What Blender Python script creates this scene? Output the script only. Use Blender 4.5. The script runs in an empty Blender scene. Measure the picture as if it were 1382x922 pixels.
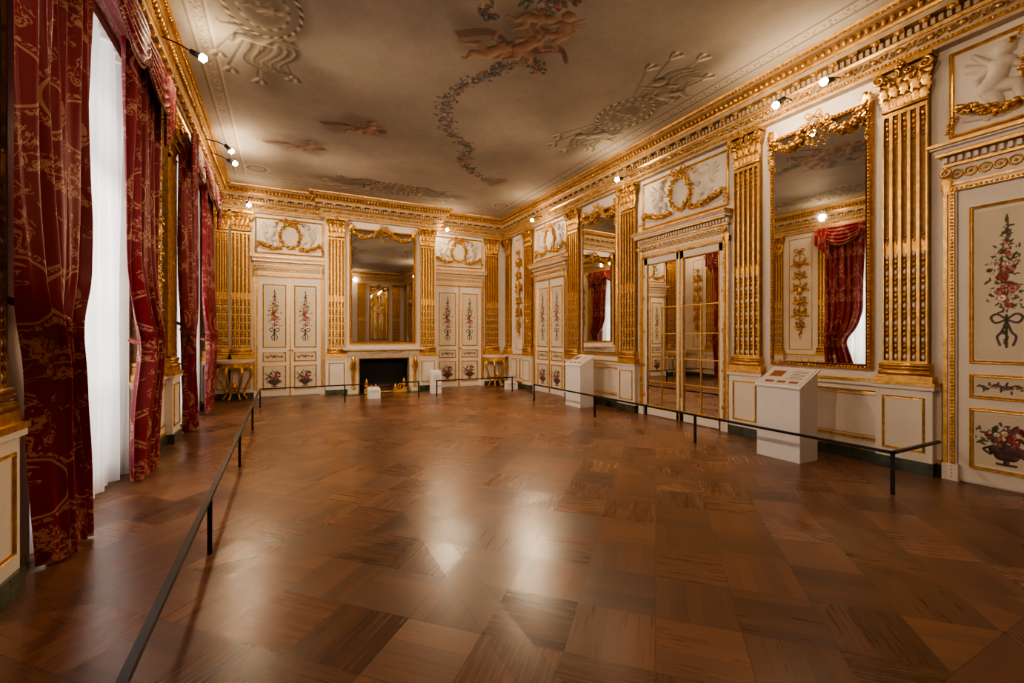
import bpy, math, random
import numpy as np
from math import sin, cos, pi, sqrt, atan2, radians
from mathutils import Vector
random.seed(7)
rng = np.random.default_rng(3)
XL, XR, YB, YF = -1.42, 5.88, 11.9, -1.3
ZC = 4.82
ZK = 4.27
CX = 2.25
BR = 0.30
BH = 1.38
scene = bpy.context.scene

# ------------------------------------------------------------------ materials
def new_mat(name):
    m = bpy.data.materials.new(name); m.use_nodes = True
    nt = m.node_tree
    return m, nt, nt.nodes['Principled BSDF']

def simple(name, col, rough=0.5, metal=0.0, var=0.12, scale=14, bump=0.0, bscale=60, spec=0.5):
    m, nt, b = new_mat(name)
    tc = nt.nodes.new('ShaderNodeTexCoord')
    no = nt.nodes.new('ShaderNodeTexNoise'); no.inputs['Scale'].default_value = scale; no.inputs['Detail'].default_value = 4
    nt.links.new(tc.outputs['Object'], no.inputs['Vector'])
    r = nt.nodes.new('ShaderNodeValToRGB')
    r.color_ramp.elements[0].position = 0.3; r.color_ramp.elements[1].position = 0.7
    r.color_ramp.elements[0].color = tuple(c*(1-var) for c in col)+(1,)
    r.color_ramp.elements[1].color = tuple(min(1, c*(1+var)) for c in col)+(1,)
    nt.links.new(no.outputs['Fac'], r.inputs['Fac'])
    nt.links.new(r.outputs['Color'], b.inputs['Base Color'])
    b.inputs['Roughness'].default_value = rough
    b.inputs['Metallic'].default_value = metal
    b.inputs['Specular IOR Level'].default_value = spec
    if bump > 0:
        n2 = nt.nodes.new('ShaderNodeTexNoise'); n2.inputs['Scale'].default_value = bscale
        nt.links.new(tc.outputs['Object'], n2.inputs['Vector'])
        bp = nt.nodes.new('ShaderNodeBump'); bp.inputs['Strength'].default_value = bump; bp.inputs['Distance'].default_value = 0.01
        nt.links.new(n2.outputs['Fac'], bp.inputs['Height']); nt.links.new(bp.outputs['Normal'], b.inputs['Normal'])
    return m

MAT = {}
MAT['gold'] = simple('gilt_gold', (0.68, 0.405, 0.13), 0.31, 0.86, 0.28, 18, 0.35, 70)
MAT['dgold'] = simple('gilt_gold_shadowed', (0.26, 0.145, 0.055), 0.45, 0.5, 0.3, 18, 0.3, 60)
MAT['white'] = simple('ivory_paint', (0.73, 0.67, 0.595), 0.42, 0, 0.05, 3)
MAT['dimwhite'] = simple('cornice_white_dimmed', (0.45, 0.35, 0.25), 0.45, 0, 0.2, 8)  # white cornice paint, its colour darkened for the dim light up there
MAT['plaster'] = simple('relief_plaster', (0.60, 0.55, 0.48), 0.5, 0, 0.08, 9)
MAT['green'] = simple('green_marble', (0.05, 0.06, 0.04), 0.25, 0, 0.6, 9)
MAT['marble'] = simple('cream_marble', (0.66, 0.58, 0.48), 0.22, 0, 0.15, 7)
MAT['black'] = simple('black_metal', (0.012, 0.012, 0.013), 0.35, 0.3, 0.1)
MAT['soot'] = simple('firebox_black', (0.008, 0.007, 0.006), 0.8, 0, 0.3)
MAT['pedw'] = simple('pedestal_white', (0.76, 0.75, 0.77), 0.5, 0, 0.02)
MAT['label'] = simple('label_paper', (0.6, 0.58, 0.55), 0.4, 0, 0.05, 40)
MAT['ink'] = simple('label_ink', (0.12, 0.08, 0.07), 0.6, 0, 0.4, 60)
MAT['inkr'] = simple('label_photo', (0.3, 0.1, 0.05), 0.5, 0, 0.6, 50)
MAT['winw'] = simple('window_paint', (0.7, 0.68, 0.64), 0.5, 0, 0.04)
MAT['wood'] = simple('fire_log', (0.07, 0.04, 0.025), 0.8, 0, 0.4)
m, nt, b = new_mat('mirror_glass')
b.inputs['Base Color'].default_value = (0.80, 0.77, 0.71, 1); b.inputs['Metallic'].default_value = 1; b.inputs['Roughness'].default_value = 0.015
no = nt.nodes.new('ShaderNodeTexNoise'); no.inputs['Scale'].default_value = 1.5
bp = nt.nodes.new('ShaderNodeBump'); bp.inputs['Strength'].default_value = 0.012
nt.links.new(no.outputs['Fac'], bp.inputs['Height']); nt.links.new(bp.outputs['Normal'], b.inputs['Normal'])
MAT['mirror'] = m
m, nt, b = new_mat('lamp_glow')
b.inputs['Base Color'].default_value = (1, .8, .5, 1)
b.inputs['Emission Color'].default_value = (1, .80, .55, 1); b.inputs['Emission Strength'].default_value = 220
MAT['glow'] = m
def vcmat(name, rough=0.6, spec=0.3):
    m, nt, b = new_mat(name)
    a = nt.nodes.new('ShaderNodeVertexColor'); a.layer_name = 'Col'
    nt.links.new(a.outputs['Color'], b.inputs['Base Color'])
    b.inputs['Roughness'].default_value = rough; b.inputs['Specular IOR Level'].default_value = spec
    return m
MAT['vc'] = vcmat('painted_panel', 0.45)
MAT['vceil'] = vcmat('painted_ceiling', 0.8, 0.15)

# node maths helper
class NT:
    def __init__(s, nt): s.nt = nt
    def m(s, op, a, b=None, c=None):
        n = s.nt.nodes.new('ShaderNodeMath'); n.operation = op
        for i, x in enumerate((a, b, c)):
            if x is None: continue
            if isinstance(x, (int, float)): n.inputs[i].default_value = x
            else: s.nt.links.new(x, n.inputs[i])
        return n.outputs[0]
    def vec(s, x, y, z=0.0):
        n = s.nt.nodes.new('ShaderNodeCombineXYZ')
        for i, v in enumerate((x, y, z)):
            if isinstance(v, (int, float)): n.inputs[i].default_value = v
            else: s.nt.links.new(v, n.inputs[i])
        return n.outputs[0]
    def mixf(s, f, a, b):  # a*(1-f)+b*f
        return s.m('ADD', s.m('MULTIPLY', a, s.m('SUBTRACT', 1.0, f)), s.m('MULTIPLY', b, f))
    def mixc(s, f, a, b):
        n = s.nt.nodes.new('ShaderNodeMix'); n.data_type = 'RGBA'
        if isinstance(f, (int, float)): n.inputs[0].default_value = f
        else: s.nt.links.new(f, n.inputs[0])
        for i, v in ((6, a), (7, b)):
            if isinstance(v, tuple): n.inputs[i].default_value = v
            else: s.nt.links.new(v, n.inputs[i])
        return n.outputs[2]

# parquet
m, nt, b = new_mat('oak_parquet'); h = NT(nt)
tc = nt.nodes.new('ShaderNodeTexCoord'); sp = nt.nodes.new('ShaderNodeSeparateXYZ')
nt.links.new(tc.outputs['Object'], sp.inputs[0])
X, Y = sp.outputs[0], sp.outputs[1]
S = 1/0.39
r = 0.7071*S
u = h.m('ADD', h.m('MULTIPLY', X, r), h.m('MULTIPLY', Y, r))
v = h.m('SUBTRACT', h.m('MULTIPLY', Y, r), h.m('MULTIPLY', X, r))
cu, cv = h.m('FLOOR', u), h.m('FLOOR', v)
par = h.m('FLOORED_MODULO', h.m('ADD', cu, cv), 2.0)
par = h.m('GREATER_THAN', par, 0.5)
fu, fv = h.m('FRACT', u), h.m('FRACT', v)
a = h.mixf(par, fu, fv)
pl = h.m('MULTIPLY', a, 5.0)
pid = h.m('FLOOR', pl); pf = h.m('FRACT', pl)
P = 2.45
bx_ = h.m('ABSOLUTE', h.m('SUBTRACT', h.m('FLOORED_MODULO', h.m('ADD', X, 0.3), P), P/2))
by_ = h.m('ABSOLUTE', h.m('SUBTRACT', h.m('FLOORED_MODULO', h.m('ADD', Y, 0.5), P), P/2))
band = h.m('MAXIMUM', h.m('LESS_THAN', bx_, 0.085), h.m('LESS_THAN', by_, 0.085))
bandedge = h.m('MAXIMUM', h.m('LESS_THAN', h.m('ABSOLUTE', h.m('SUBTRACT', bx_, 0.085)), 0.003), h.m('LESS_THAN', h.m('ABSOLUTE', h.m('SUBTRACT', by_, 0.085)), 0.003))
def white(z):
    w_ = nt.nodes.new('ShaderNodeTexWhiteNoise'); w_.noise_dimensions = '3D'
    nt.links.new(h.vec(h.m('ADD', cu, .5), h.m('ADD', cv, .5), z), w_.inputs['Vector']); return w_.outputs['Value']
w1 = white(h.m('ADD', pid, .5)); w2 = white(55.5); w3 = white(77.5)
nbandf = h.m('SUBTRACT', 1.0, band)
rnd = h.m('ADD', h.m('MULTIPLY', w1, 0.38), h.m('MULTIPLY', w2, 0.62))
rnd = h.mixf(band, rnd, 0.45)
gx = h.mixf(par, h.m('MULTIPLY', u, 26.0), h.m('MULTIPLY', u, 1.3))
gy = h.mixf(par, h.m('MULTIPLY', v, 1.3), h.m('MULTIPLY', v, 26.0))
gr = nt.nodes.new('ShaderNodeTexNoise'); gr.inputs['Scale'].default_value = 1.0; gr.inputs['Detail'].default_value = 3
nt.links.new(h.vec(gx, gy, h.m('ADD', h.m('MULTIPLY', pid, 3.7), .3)), gr.inputs['Vector'])
big = nt.nodes.new('ShaderNodeTexNoise'); big.inputs['Scale'].default_value = 0.7; nt.links.new(tc.outputs['Object'], big.inputs['Vector'])
t = h.m('ADD', h.m('MULTIPLY', rnd, 0.66), h.m('MULTIPLY', gr.outputs['Fac'], 0.32))
t = h.m('ADD', t, h.m('MULTIPLY', h.m('SUBTRACT', big.outputs['Fac'], 0.5), 0.3))
rp = nt.nodes.new('ShaderNodeValToRGB'); nt.links.new(t, rp.inputs['Fac'])
rp.color_ramp.elements[0].position = 0.12; rp.color_ramp.elements[0].color = (0.066, 0.028, 0.015, 1)
rp.color_ramp.elements[1].position = 0.86; rp.color_ramp.elements[1].color = (0.265, 0.122, 0.062, 1)
gap = h.m('LESS_THAN', h.m('MINIMUM', pf, h.m('SUBTRACT', 1.0, pf)), 0.022)
edg = h.m('LESS_THAN', h.m('MINIMUM', h.m('MINIMUM', fu, h.m('SUBTRACT', 1.0, fu)), h.m('MINIMUM', fv, h.m('SUBTRACT', 1.0, fv))), 0.007)
gap = h.m('MULTIPLY', h.m('MAXIMUM', h.m('MULTIPLY', gap, 0.6), edg), nbandf)
gap = h.m('MAXIMUM', gap, bandedge)
col = h.mixc(h.m('MULTIPLY', gap, 0.6), rp.outputs['Color'], (0.02, 0.008, 0.004, 1))
nt.links.new(col, b.inputs['Base Color'])
rr = h.m('ADD', h.m('ADD', 0.20, h.m('MULTIPLY', gr.outputs['Fac'], 0.12)), h.m('MULTIPLY', w3, 0.08))
nt.links.new(rr, b.inputs['Roughness'])
b.inputs['Specular IOR Level'].default_value = 0.55
# each parquet tile lies at a very slightly different tilt
geo = nt.nodes.new('ShaderNodeNewGeometry')
vm = nt.nodes.new('ShaderNodeVectorMath'); vm.operation = 'ADD'
nt.links.new(geo.outputs['Normal'], vm.inputs[0])
nt.links.new(h.vec(h.m('MULTIPLY', h.m('MULTIPLY', h.m('SUBTRACT', w2, .5), .035), nbandf), h.m('MULTIPLY', h.m('MULTIPLY', h.m('SUBTRACT', w3, .5), .035), nbandf), 0.0), vm.inputs[1])
vn = nt.nodes.new('ShaderNodeVectorMath'); vn.operation = 'NORMALIZE'; nt.links.new(vm.outputs[0], vn.inputs[0])
bp = nt.nodes.new('ShaderNodeBump'); bp.inputs['Strength'].default_value = 0.12; bp.inputs['Distance'].default_value = 0.003
nt.links.new(gr.outputs['Fac'], bp.inputs['Height']); nt.links.new(vn.outputs[0], bp.inputs['Normal'])
nt.links.new(bp.outputs['Normal'], b.inputs['Normal'])
MAT['parquet'] = m

# damask
m, nt, b = new_mat('crimson_damask'); h = NT(nt)
uvn = nt.nodes.new('ShaderNodeUVMap'); uvn.uv_map = 'UVMap'
sp = nt.nodes.new('ShaderNodeSeparateXYZ'); nt.links.new(uvn.outputs[0], sp.inputs[0])
U_, V_ = sp.outputs[0], sp.outputs[1]
pu = h.m('PINGPONG', U_, 0.30)
pv = h.m('FLOORED_MODULO', V_, 1.15)
nz = nt.nodes.new('ShaderNodeTexNoise'); nz.inputs['Scale'].default_value = 13; nz.inputs['Detail'].default_value = 2; nz.inputs['Distortion'].default_value = 1.5
nt.links.new(h.vec(pu, h.m('MULTIPLY', pv, .8), 3.3), nz.inputs['Vector'])
n3 = nt.nodes.new('ShaderNodeTexNoise'); n3.inputs['Scale'].default_value = 5; n3.inputs['Distortion'].default_value = 0.5; nt.links.new(h.vec(pu, h.m('MULTIPLY', pv, .8), 9.1), n3.inputs['Vector'])
n5 = nt.nodes.new('ShaderNodeTexNoise'); n5.inputs['Scale'].default_value = 30; n5.inputs['Distortion'].default_value = 1.5; nt.links.new(h.vec(pu, pv, 1.1), n5.inputs['Vector'])
f1 = h.m('LESS_THAN', h.m('ABSOLUTE', h.m('SUBTRACT', nz.outputs['Fac'], 0.52)), 0.022)
f1 = h.m('MULTIPLY', f1, h.m('GREATER_THAN', n3.outputs['Fac'], 0.45))
f2 = h.m('MULTIPLY', h.m('GREATER_THAN', nz.outputs['Fac'], 0.54), h.m('GREATER_THAN', n3.outputs['Fac'], 0.53))
f2 = h.m('MULTIPLY', f2, h.m('GREATER_THAN', n5.outputs['Fac'], 0.46))
dv = h.m('SUBTRACT', pv, 0.5)
rad = h.m('SQRT', h.m('ADD', h.m('MULTIPLY', h.m('MULTIPLY', pu, pu), .6), h.m('MULTIPLY', h.m('MULTIPLY', dv, dv), 0.7)))
f3 = h.m('LESS_THAN', h.m('ABSOLUTE', h.m('SUBTRACT', rad, 0.15)), 0.006)
f4 = h.m('MULTIPLY', h.m('LESS_THAN', h.m('ABSOLUTE', h.m('SUBTRACT', rad, 0.175)), 0.011), h.m('GREATER_THAN', n5.outputs['Fac'], 0.48))
ff = h.m('MAXIMUM', h.m('MAXIMUM', f1, f2), h.m('MAXIMUM', f3, f4))
col = h.mixc(h.m('MULTIPLY', ff, 0.68), (0.215, 0.007, 0.017, 1), (0.60, 0.34, 0.22, 1))
nt.links.new(col, b.inputs['Base Color']); b.inputs['Roughness'].default_value = 0.42
b.inputs['Sheen Weight'].default_value = 0.1
MAT['damask'] = m
# sheer
m = bpy.data.materials.new('sheer_voile'); m.use_nodes = True; nt = m.node_tree
for n in list(nt.nodes):
    if n.type != 'OUTPUT_MATERIAL': nt.nodes.remove(n)
out = nt.nodes[0]
d = nt.nodes.new('ShaderNodeBsdfDiffuse'); d.inputs[0].default_value = (0.8, 0.78, 0.74, 1)
tl = nt.nodes.new('ShaderNodeBsdfTranslucent'); tl.inputs[0].default_value = (0.88, 0.84, 0.78, 1)
mx = nt.nodes.new('ShaderNodeMixShader'); mx.inputs[0].default_value = 0.6
nt.links.new(d.outputs[0], mx.inputs[1]); nt.links.new(tl.outputs[0], mx.inputs[2]); nt.links.new(mx.outputs[0], out.inputs[0])
MAT['sheer'] = m

# ------------------------------------------------------------------ mesh builder
t_ = (1+sqrt(5))/2
ICO = np.array([(-1,t_,0),(1,t_,0),(-1,-t_,0),(1,-t_,0),(0,-1,t_),(0,1,t_),(0,-1,-t_),(0,1,-t_),(t_,0,-1),(t_,0,1),(-t_,0,-1),(-t_,0,1)], float)
ICO /= np.linalg.norm(ICO[0])
ICOF = [(0,11,5),(0,5,1),(0,1,7),(0,7,10),(0,10,11),(1,5,9),(5,11,4),(11,10,2),(10,7,6),(7,1,8),(3,9,4),(3,4,2),(3,2,6),(3,6,8),(3,8,9),(4,9,5),(2,4,11),(6,2,10),(8,6,7),(9,8,1)]
class M:
    def __init__(s, wall=False): s.v = []; s.f = []; s.m = []; s.sm = []; s.wall = wall
    def add(s, vs, fs, m, smooth=False):
        bb = len(s.v); s.v.extend([tuple(map(float, p)) for p in vs]); s.f.extend([tuple(i+bb for i in f) for f in fs])
        s.m += [m]*len(fs); s.sm += [smooth]*len(fs)
    def box(s, x0, x1, y0, y1, z0, z1, m):
        s.add([(x0,y0,z0),(x1,y0,z0),(x1,y1,z0),(x0,y1,z0),(x0,y0,z1),(x1,y0,z1),(x1,y1,z1),(x0,y1,z1)],
              [(0,3,2,1),(4,5,6,7),(0,1,5,4),(1,2,6,5),(2,3,7,6),(3,0,4,7)], m)
    def lump(s, c, r, m, sc=(1,1,1), jit=0.12):
        p = ICO*(1+jit*rng.uniform(-1, 1, (12, 1)))*r*np.array(sc)+np.array(c)
        s.add(p.tolist(), ICOF, m, True)
    def tube(s, pts, rad, m, n=6, cap=True):
        pts = [np.array(p, float) for p in pts]; k = len(pts)
        if not hasattr(rad, '__len__'): rad = [rad]*k
        vs = []
        ref = np.array([0.13, 0.97, 0.21])
        for i in range(k):
            t = pts[min(i+1, k-1)]-pts[max(i-1, 0)]; L = np.linalg.norm(t); t = t/L if L > 0 else np.array([0, 0, 1.])
            a = np.cross(t, ref)
            if np.linalg.norm(a) < 0.05: a = np.cross(t, np.array([1., 0, 0]))
            a /= np.linalg.norm(a); b2 = np.cross(t, a)
            for j in range(n):
                q = 2*pi*j/n; vs.append(pts[i]+rad[i]*(cos(q)*a+sin(q)*b2))
        fs = [(i*n+j, i*n+(j+1) % n, (i+1)*n+(j+1) % n, (i+1)*n+j) for i in range(k-1) for j in range(n)]
        if cap: fs += [tuple(range(n))[::-1], tuple((k-1)*n+j for j in range(n))]
        s.add(vs, fs, m, True)
    def frame(s, x0, x1, z0, z1, w, o, m, base=0.0):
        prof = [(0, base), (0, base+o*0.6), (w*0.25, base+o), (w*0.5, base+o*0.75), (w*0.8, base+o*0.9), (w, base+o*0.3), (w, base)]
        vs = []
        for (a, q) in prof:
            vs += [(x0+a, q, z0+a), (x1-a, q, z0+a), (x1-a, q, z1-a), (x0+a, q, z1-a)]
        fs = [(i*4+j, i*4+(j+1) % 4, (i+1)*4+(j+1) % 4, (i+1)*4+j) for i in range(len(prof)-1) for j in range(4)]
        s.add(vs, fs, m)
    def lathe(s, c, prof, m, n=12, sy=1.0):
        vs = [(c[0]+r_*cos(2*pi*j/n), c[1]+sy*r_*sin(2*pi*j/n), c[2]+z_) for r_, z_ in prof for j in range(n)]
        k = len(prof)
        fs = [(i*n+j, i*n+(j+1) % n, (i+1)*n+(j+1) % n, (i+1)*n+j) for i in range(k-1) for j in range(n)]
        fs += [tuple(range(n))[::-1], tuple((k-1)*n+j for j in range(n))]
        s.add(vs, fs, m, True)
    def leaf(s, x, o, z, w, hgt, out, m, ang=0.0, curl=0.35):
        nu, nv = 5, 9; vs = []
        for j in range(nv):
            t = j/(nv-1)
            wid = w*0.5*(0.55+0.6*sin(pi*min(1, t*0.95+0.1)))*(1-0.75*t**4)*(1+0.2*cos(t*8*pi))
            if t < 0.8: zz = hgt*t/0.8*1.0; oo = out*0.35*(t/0.8)**2
            else:
                q = (t-0.8)/0.2; zz = hgt*(1-0.22*q*q); oo = out*(0.35+0.65*sin(q*pi/2))
            for i in range(nu):
                a = (i/(nu-1)-0.5)*2
                xx = a*wid; dz = -abs(a)*0.08*hgt*t
                oz = oo + (0.016 if i in (1, 3) else (0.008 if i == 2 else 0))*w/0.1
                X_, Z_ = xx, zz+dz
                vs.append((x+X_*cos(ang)+Z_*sin(ang), o+oz, z-X_*sin(ang)+Z_*cos(ang)))
        fs = [(j*nu+i, j*nu+i+1, (j+1)*nu+i+1, (j+1)*nu+i) for j in range(nv-1) for i in range(nu-1)]
        s.add(vs, fs, m, True)
    def mesh(s, name):
        me = bpy.data.meshes.new(name)
        vs = [(a, -b_, c) for a, b_, c in s.v] if s.wall else s.v
        me.from_pydata(vs, [], s.f)
        names = []
        for q in s.m:
            if q not in names: names.append(q)
        for q in names: me.materials.append(MAT[q])
        ix = {q: i for i, q in enumerate(names)}
        me.polygons.foreach_set('material_index', [ix[q] for q in s.m])
        me.polygons.foreach_set('use_smooth', s.sm)
        me.update(); return me
def put(me, name, loc=(0, 0, 0), rz=0.0, parent=None):
    ob = bpy.data.objects.new(name, me); scene.collection.objects.link(ob)
    ob.location = loc; ob.rotation_euler = (0, 0, rz)
    if parent is not None: ob.parent = parent
    return ob
def side(s_, a):
    return {'B': ((a, YB, 0), 0.0), 'C': ((a, YB-BR, 0), 0.0), 'R': ((XR, a, 0), -pi/2), 'L': ((XL, a, 0), pi/2), 'F': ((a, YF, 0), pi)}[s_]
def putw(me, name, s_, a, parent=None):
    l, r_ = side(s_, a); return put(me, name, l, r_, parent)
def spline(pts, n=8):
    pts = [np.array(p, float) for p in pts]; out = []
    for i in range(len(pts)-1):
        p0 = pts[max(i-1, 0)]; p1 = pts[i]; p2 = pts[i+1]; p3 = pts[min(i+2, len(pts)-1)]
        for k in range(n):
            t = k/n
            out.append(0.5*((2*p1)+(-p0+p2)*t+(2*p0-5*p1+4*p2-p3)*t*t+(-p0+3*p1-3*p2+p3)*t**3))
    out.append(pts[-1]); return out
def spiral(cx, o, cz, r0, turns, d=1, a0=0.0, n=16):
    return [(cx+r0*(1-0.85*k/n)*cos(a0+d*2*pi*turns*k/n), o, cz+r0*(1-0.85*k/n)*sin(a0+d*2*pi*turns*k/n)) for k in range(n+1)]
def garland(m, pts, r, mt='gold', step=None, n=3, o_min=0.02):
    sp = spline(pts, 10); step = step or r*0.9
    acc = 0
    for i in range(1, len(sp)):
        acc += np.linalg.norm(sp[i]-sp[i-1])
        if acc >= step:
            acc = 0
            for k in range(n):
                off = rng.uniform(-1, 1, 3)*r*0.6
                p = sp[i]+off; p[1] = max(p[1], o_min)
                m.lump(p, r*rng.uniform(0.28, 0.5), mt, (1, 0.8, 1), 0.3)
def swag_pts(x0, x1, z0, drop, o, z1=None):
    z1 = z0 if z1 is None else z1
    return [(x0+(x1-x0)*t, o, z0+(z1-z0)*t-drop*4*t*(1-t)) for t in (0, .15, .3, .5, .7, .85, 1)]
def bow(m, x, o, z, s, mt='gold'):
    for d in (-1, 1):
        m.tube(spline([(x, o, z), (x+d*s*0.6, o+0.02, z+s*0.55), (x+d*s, o+0.02, z+s*0.25), (x+d*s*0.6, o+0.02, z-s*0.05), (x, o, z)], 5), s*0.10, mt, 6)
        m.tube(spline([(x, o, z), (x+d*s*0.4, o+0.01, z-s*0.5), (x+d*s*0.75, o, z-s*0.65), (x+d*s*0.9, o, z-s*1.05)], 5), s*0.09, mt, 6)
    m.lump((x, o+0.02, z), s*0.2, mt)

# heightfield helpers
def hfield(caps, X, Z, k=0.015):
    H = np.zeros_like(X)
    for (x0, z0, r0, x1, z1, r1) in caps:
        dx, dz = x1-x0, z1-z0; L2 = dx*dx+dz*dz+1e-9
        t = np.clip(((X-x0)*dx+(Z-z0)*dz)/L2, 0, 1)
        d2 = (X-x0-t*dx)**2+(Z-z0-t*dz)**2; r_ = r0+(r1-r0)*t
        hh = np.sqrt(np.maximum(r_*r_-d2, 0))
        H = np.maximum(H, hh)+np.where(hh > 0, np.maximum(k-np.abs(H-hh), 0)**2/(4*k), 0)
    return H
PUTTO = [(0, .80, .125, .02, .83, .12), (.10, .79, .035, .115, .785, .03), (-.07, .88, .06, .06, .92, .05), (-.11, .82, .05, -.08, .76, .05),
         (.02, .68, .06, 0, .62, .10), (-.05, .60, .10, .07, .60, .10), (0, .55, .12, -.05, .34, .135), (-.05, .34, .14, -.1, .28, .13),
         (-.04, .29, .11, .22, .24, .085), (.22, .24, .08, .30, .0, .045), (.30, -.02, .045, .40, -.05, .03),
         (-.10, .26, .11, .02, .05, .08), (.02, .05, .075, -.12, -.13, .042), (-.12, -.14, .04, -.05, -.20, .03),
         (.09, .60, .06, .25, .50, .048), (.25, .50, .045, .38, .62, .032), (.38, .62, .035, .42, .66, .03),
         (-.12, .58, .06, -.27, .44, .048), (-.27, .44, .045, -.20, .28, .03),
         (-.10, .62, .05, -.34, .84, .03), (-.12, .58, .05, -.42, .72, .02), (-.14, .55, .04, -.40, .60, .02)]
def xf(caps, s, ox, oz, flip=1, ang=0.0):
    out = []
    ca, sa = cos(ang), sin(ang)
    for (a, b_, r0, c, d_, r1) in caps:
        a, c = a*flip, c*flip
        out.append((ox+s*(a*ca-b_*sa), oz+s*(a*sa+b_*ca), r0*s, ox+s*(c*ca-d_*sa), oz+s*(c*sa+d_*ca), r1*s))
    return out
def grid_mesh(name, P, mat, col=None, uv=None, keep=None, smooth=True):
    nu, nv = P.shape[:2]
    idx = np.arange(nu*nv).reshape(nu, nv)
    F = np.stack([idx[:-1, :-1], idx[1:, :-1], idx[1:, 1:], idx[:-1, 1:]], -1).reshape(-1, 4)
    if keep is not None:
        kf = (keep[:-1, :-1] | keep[1:, :-1] | keep[1:, 1:] | keep[:-1, 1:]).reshape(-1); F = F[kf]
    me = bpy.data.meshes.new(name); me.from_pydata(P.reshape(-1, 3).tolist(), [], F.tolist())
    me.materials.append(mat)
    if smooth: me.polygons.foreach_set('use_smooth', [True]*len(F))
    if col is not None:
        ca = me.color_attributes.new(name='Col', type='FLOAT_COLOR', domain='POINT')
        c = np.clip(col.reshape(-1, 3), 0, 1); c = np.where(c < .04045, c/12.92, ((c+.055)/1.055)**2.4)
        ca.data.foreach_set('color', np.concatenate([c, np.ones((len(c), 1))], 1).astype(np.float32).ravel())
    if uv is not None:
        l = me.uv_layers.new(name='UVMap'); l.data.foreach_set('uv', uv.reshape(-1, 2)[F.reshape(-1)].astype(np.float32).ravel())
    me.update(); return me

class Canvas:
    def __init__(s, x0, x1, y0, y1, res, bg):
        s.x = np.arange(x0, x1+res*0.5, res); s.y = np.arange(y0, y1+res*0.5, res); s.x[-1] = x1; s.y[-1] = y1
        s.res = res; s.X, s.Y = np.meshgrid(s.x, s.y, indexing='ij'); s.C = np.ones(s.X.shape+(3,))*np.array(bg)
    def win(s, x0, x1, y0, y1):
        i0, i1 = np.searchsorted(s.x, (x0, x1)); j0, j1 = np.searchsorted(s.y, (y0, y1)); return slice(i0, i1), slice(j0, j1)
    def blob(s, cx, cy, rx, ry=None, ang=0., col=(0, 0, 0), a=1., soft=.35):
        ry = rx if ry is None else ry; R = max(rx, ry)*1.3
        w = s.win(cx-R, cx+R, cy-R, cy+R); X, Y = s.X[w]-cx, s.Y[w]-cy
        if X.size == 0: return
        u = (X*cos(ang)+Y*sin(ang))/rx; v = (-X*sin(ang)+Y*cos(ang))/ry
        d = np.sqrt(u*u+v*v); al = np.clip((1-d)/soft+0.5, 0, 1)*a
        s.C[w] = s.C[w]*(1-al[..., None])+np.array(col)*al[..., None]
    def ring(s, cx, cy, rx, ry, w_, col, a=1., ang=0.):
        n = int(2*pi*max(rx, ry)/(w_*0.8))
        for k in range(n):
            q = 2*pi*k/n; x, y = rx*cos(q), ry*sin(q)
            s.blob(cx+x*cos(ang)-y*sin(ang), cy+x*sin(ang)+y*cos(ang), w_, w_, 0, col, a, .5)
    def stroke(s, pts, w_, col, a=1., n=8, taper=False):
        sp = spline([(p[0], p[1]) for p in pts], n); L = len(sp)
        for i in range(L-1):
            d = sp[i+1]-sp[i]; ln = np.linalg.norm(d); k = max(1, int(ln/(w_*0.7)))
            for j in range(k):
                p = sp[i]+d*j/k; ww = w_*(1-(i/L)*0.8) if taper else w_
                s.blob(p[0], p[1], ww, ww, 0, col, a, .6)
    def caps(s, caps, light, dark, a=1., k=.01):
        xs = [c[0] for c in caps]+[c[3] for c in caps]; ys = [c[1] for c in caps]+[c[4] for c in caps]; mr = max(c[2] for c in caps)
        w = s.win(min(xs)-mr, max(xs)+mr, min(ys)-mr, max(ys)+mr)
        H = hfield(caps, s.X[w], s.Y[w], k)
        if H.shape[0] < 3 or H.shape[1] < 3: return
        gx, gy = np.gradient(H, s.res)
        sh = np.clip(0.62-0.28*gx-0.25*gy, 0, 1)[..., None]
        al = np.clip(H/(s.res*1.2), 0, 1)[..., None]*a
        s.C[w] = s.C[w]*(1-al)+(np.array(dark)*(1-sh)+np.array(light)*sh)*al
    def rose(s, x, y, r_, col):
        c = np.array(col); s.blob(x, y, r_, r_*0.92, 0, c*0.62, 1, .25)
        for k in range(6):
            q = k*1.05+random.random(); s.blob(x+cos(q)*r_*0.5, y+sin(q)*r_*0.5, r_*0.45, r_*0.3, q+1.57, np.minimum(c*(1.0+0.35*random.random()), 1), .9, .4)
        s.blob(x, y, r_*0.3, r_*0.3, 0, c*0.5, .9, .5); s.blob(x+r_*.1, y+r_*.12, r_*0.14, None, 0, np.minimum(c*1.4, 1), .9, .5)
    def leafp(s, x, y, l, ang, col):
        s.blob(x+cos(ang)*l*.5, y+sin(ang)*l*.5, l*.55, l*.2, ang, col, .95, .3)
        s.blob(x+cos(ang)*l*.5, y+sin(ang)*l*.5, l*.5, l*.04, ang, np.array(col)*1.5, .7, .5)
    def wallmesh(s, name, o):
        P = np.stack([s.X, -np.full_like(s.X, o), s.Y], -1); return grid_mesh(name, P, MAT['vc'], col=s.C)

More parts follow.
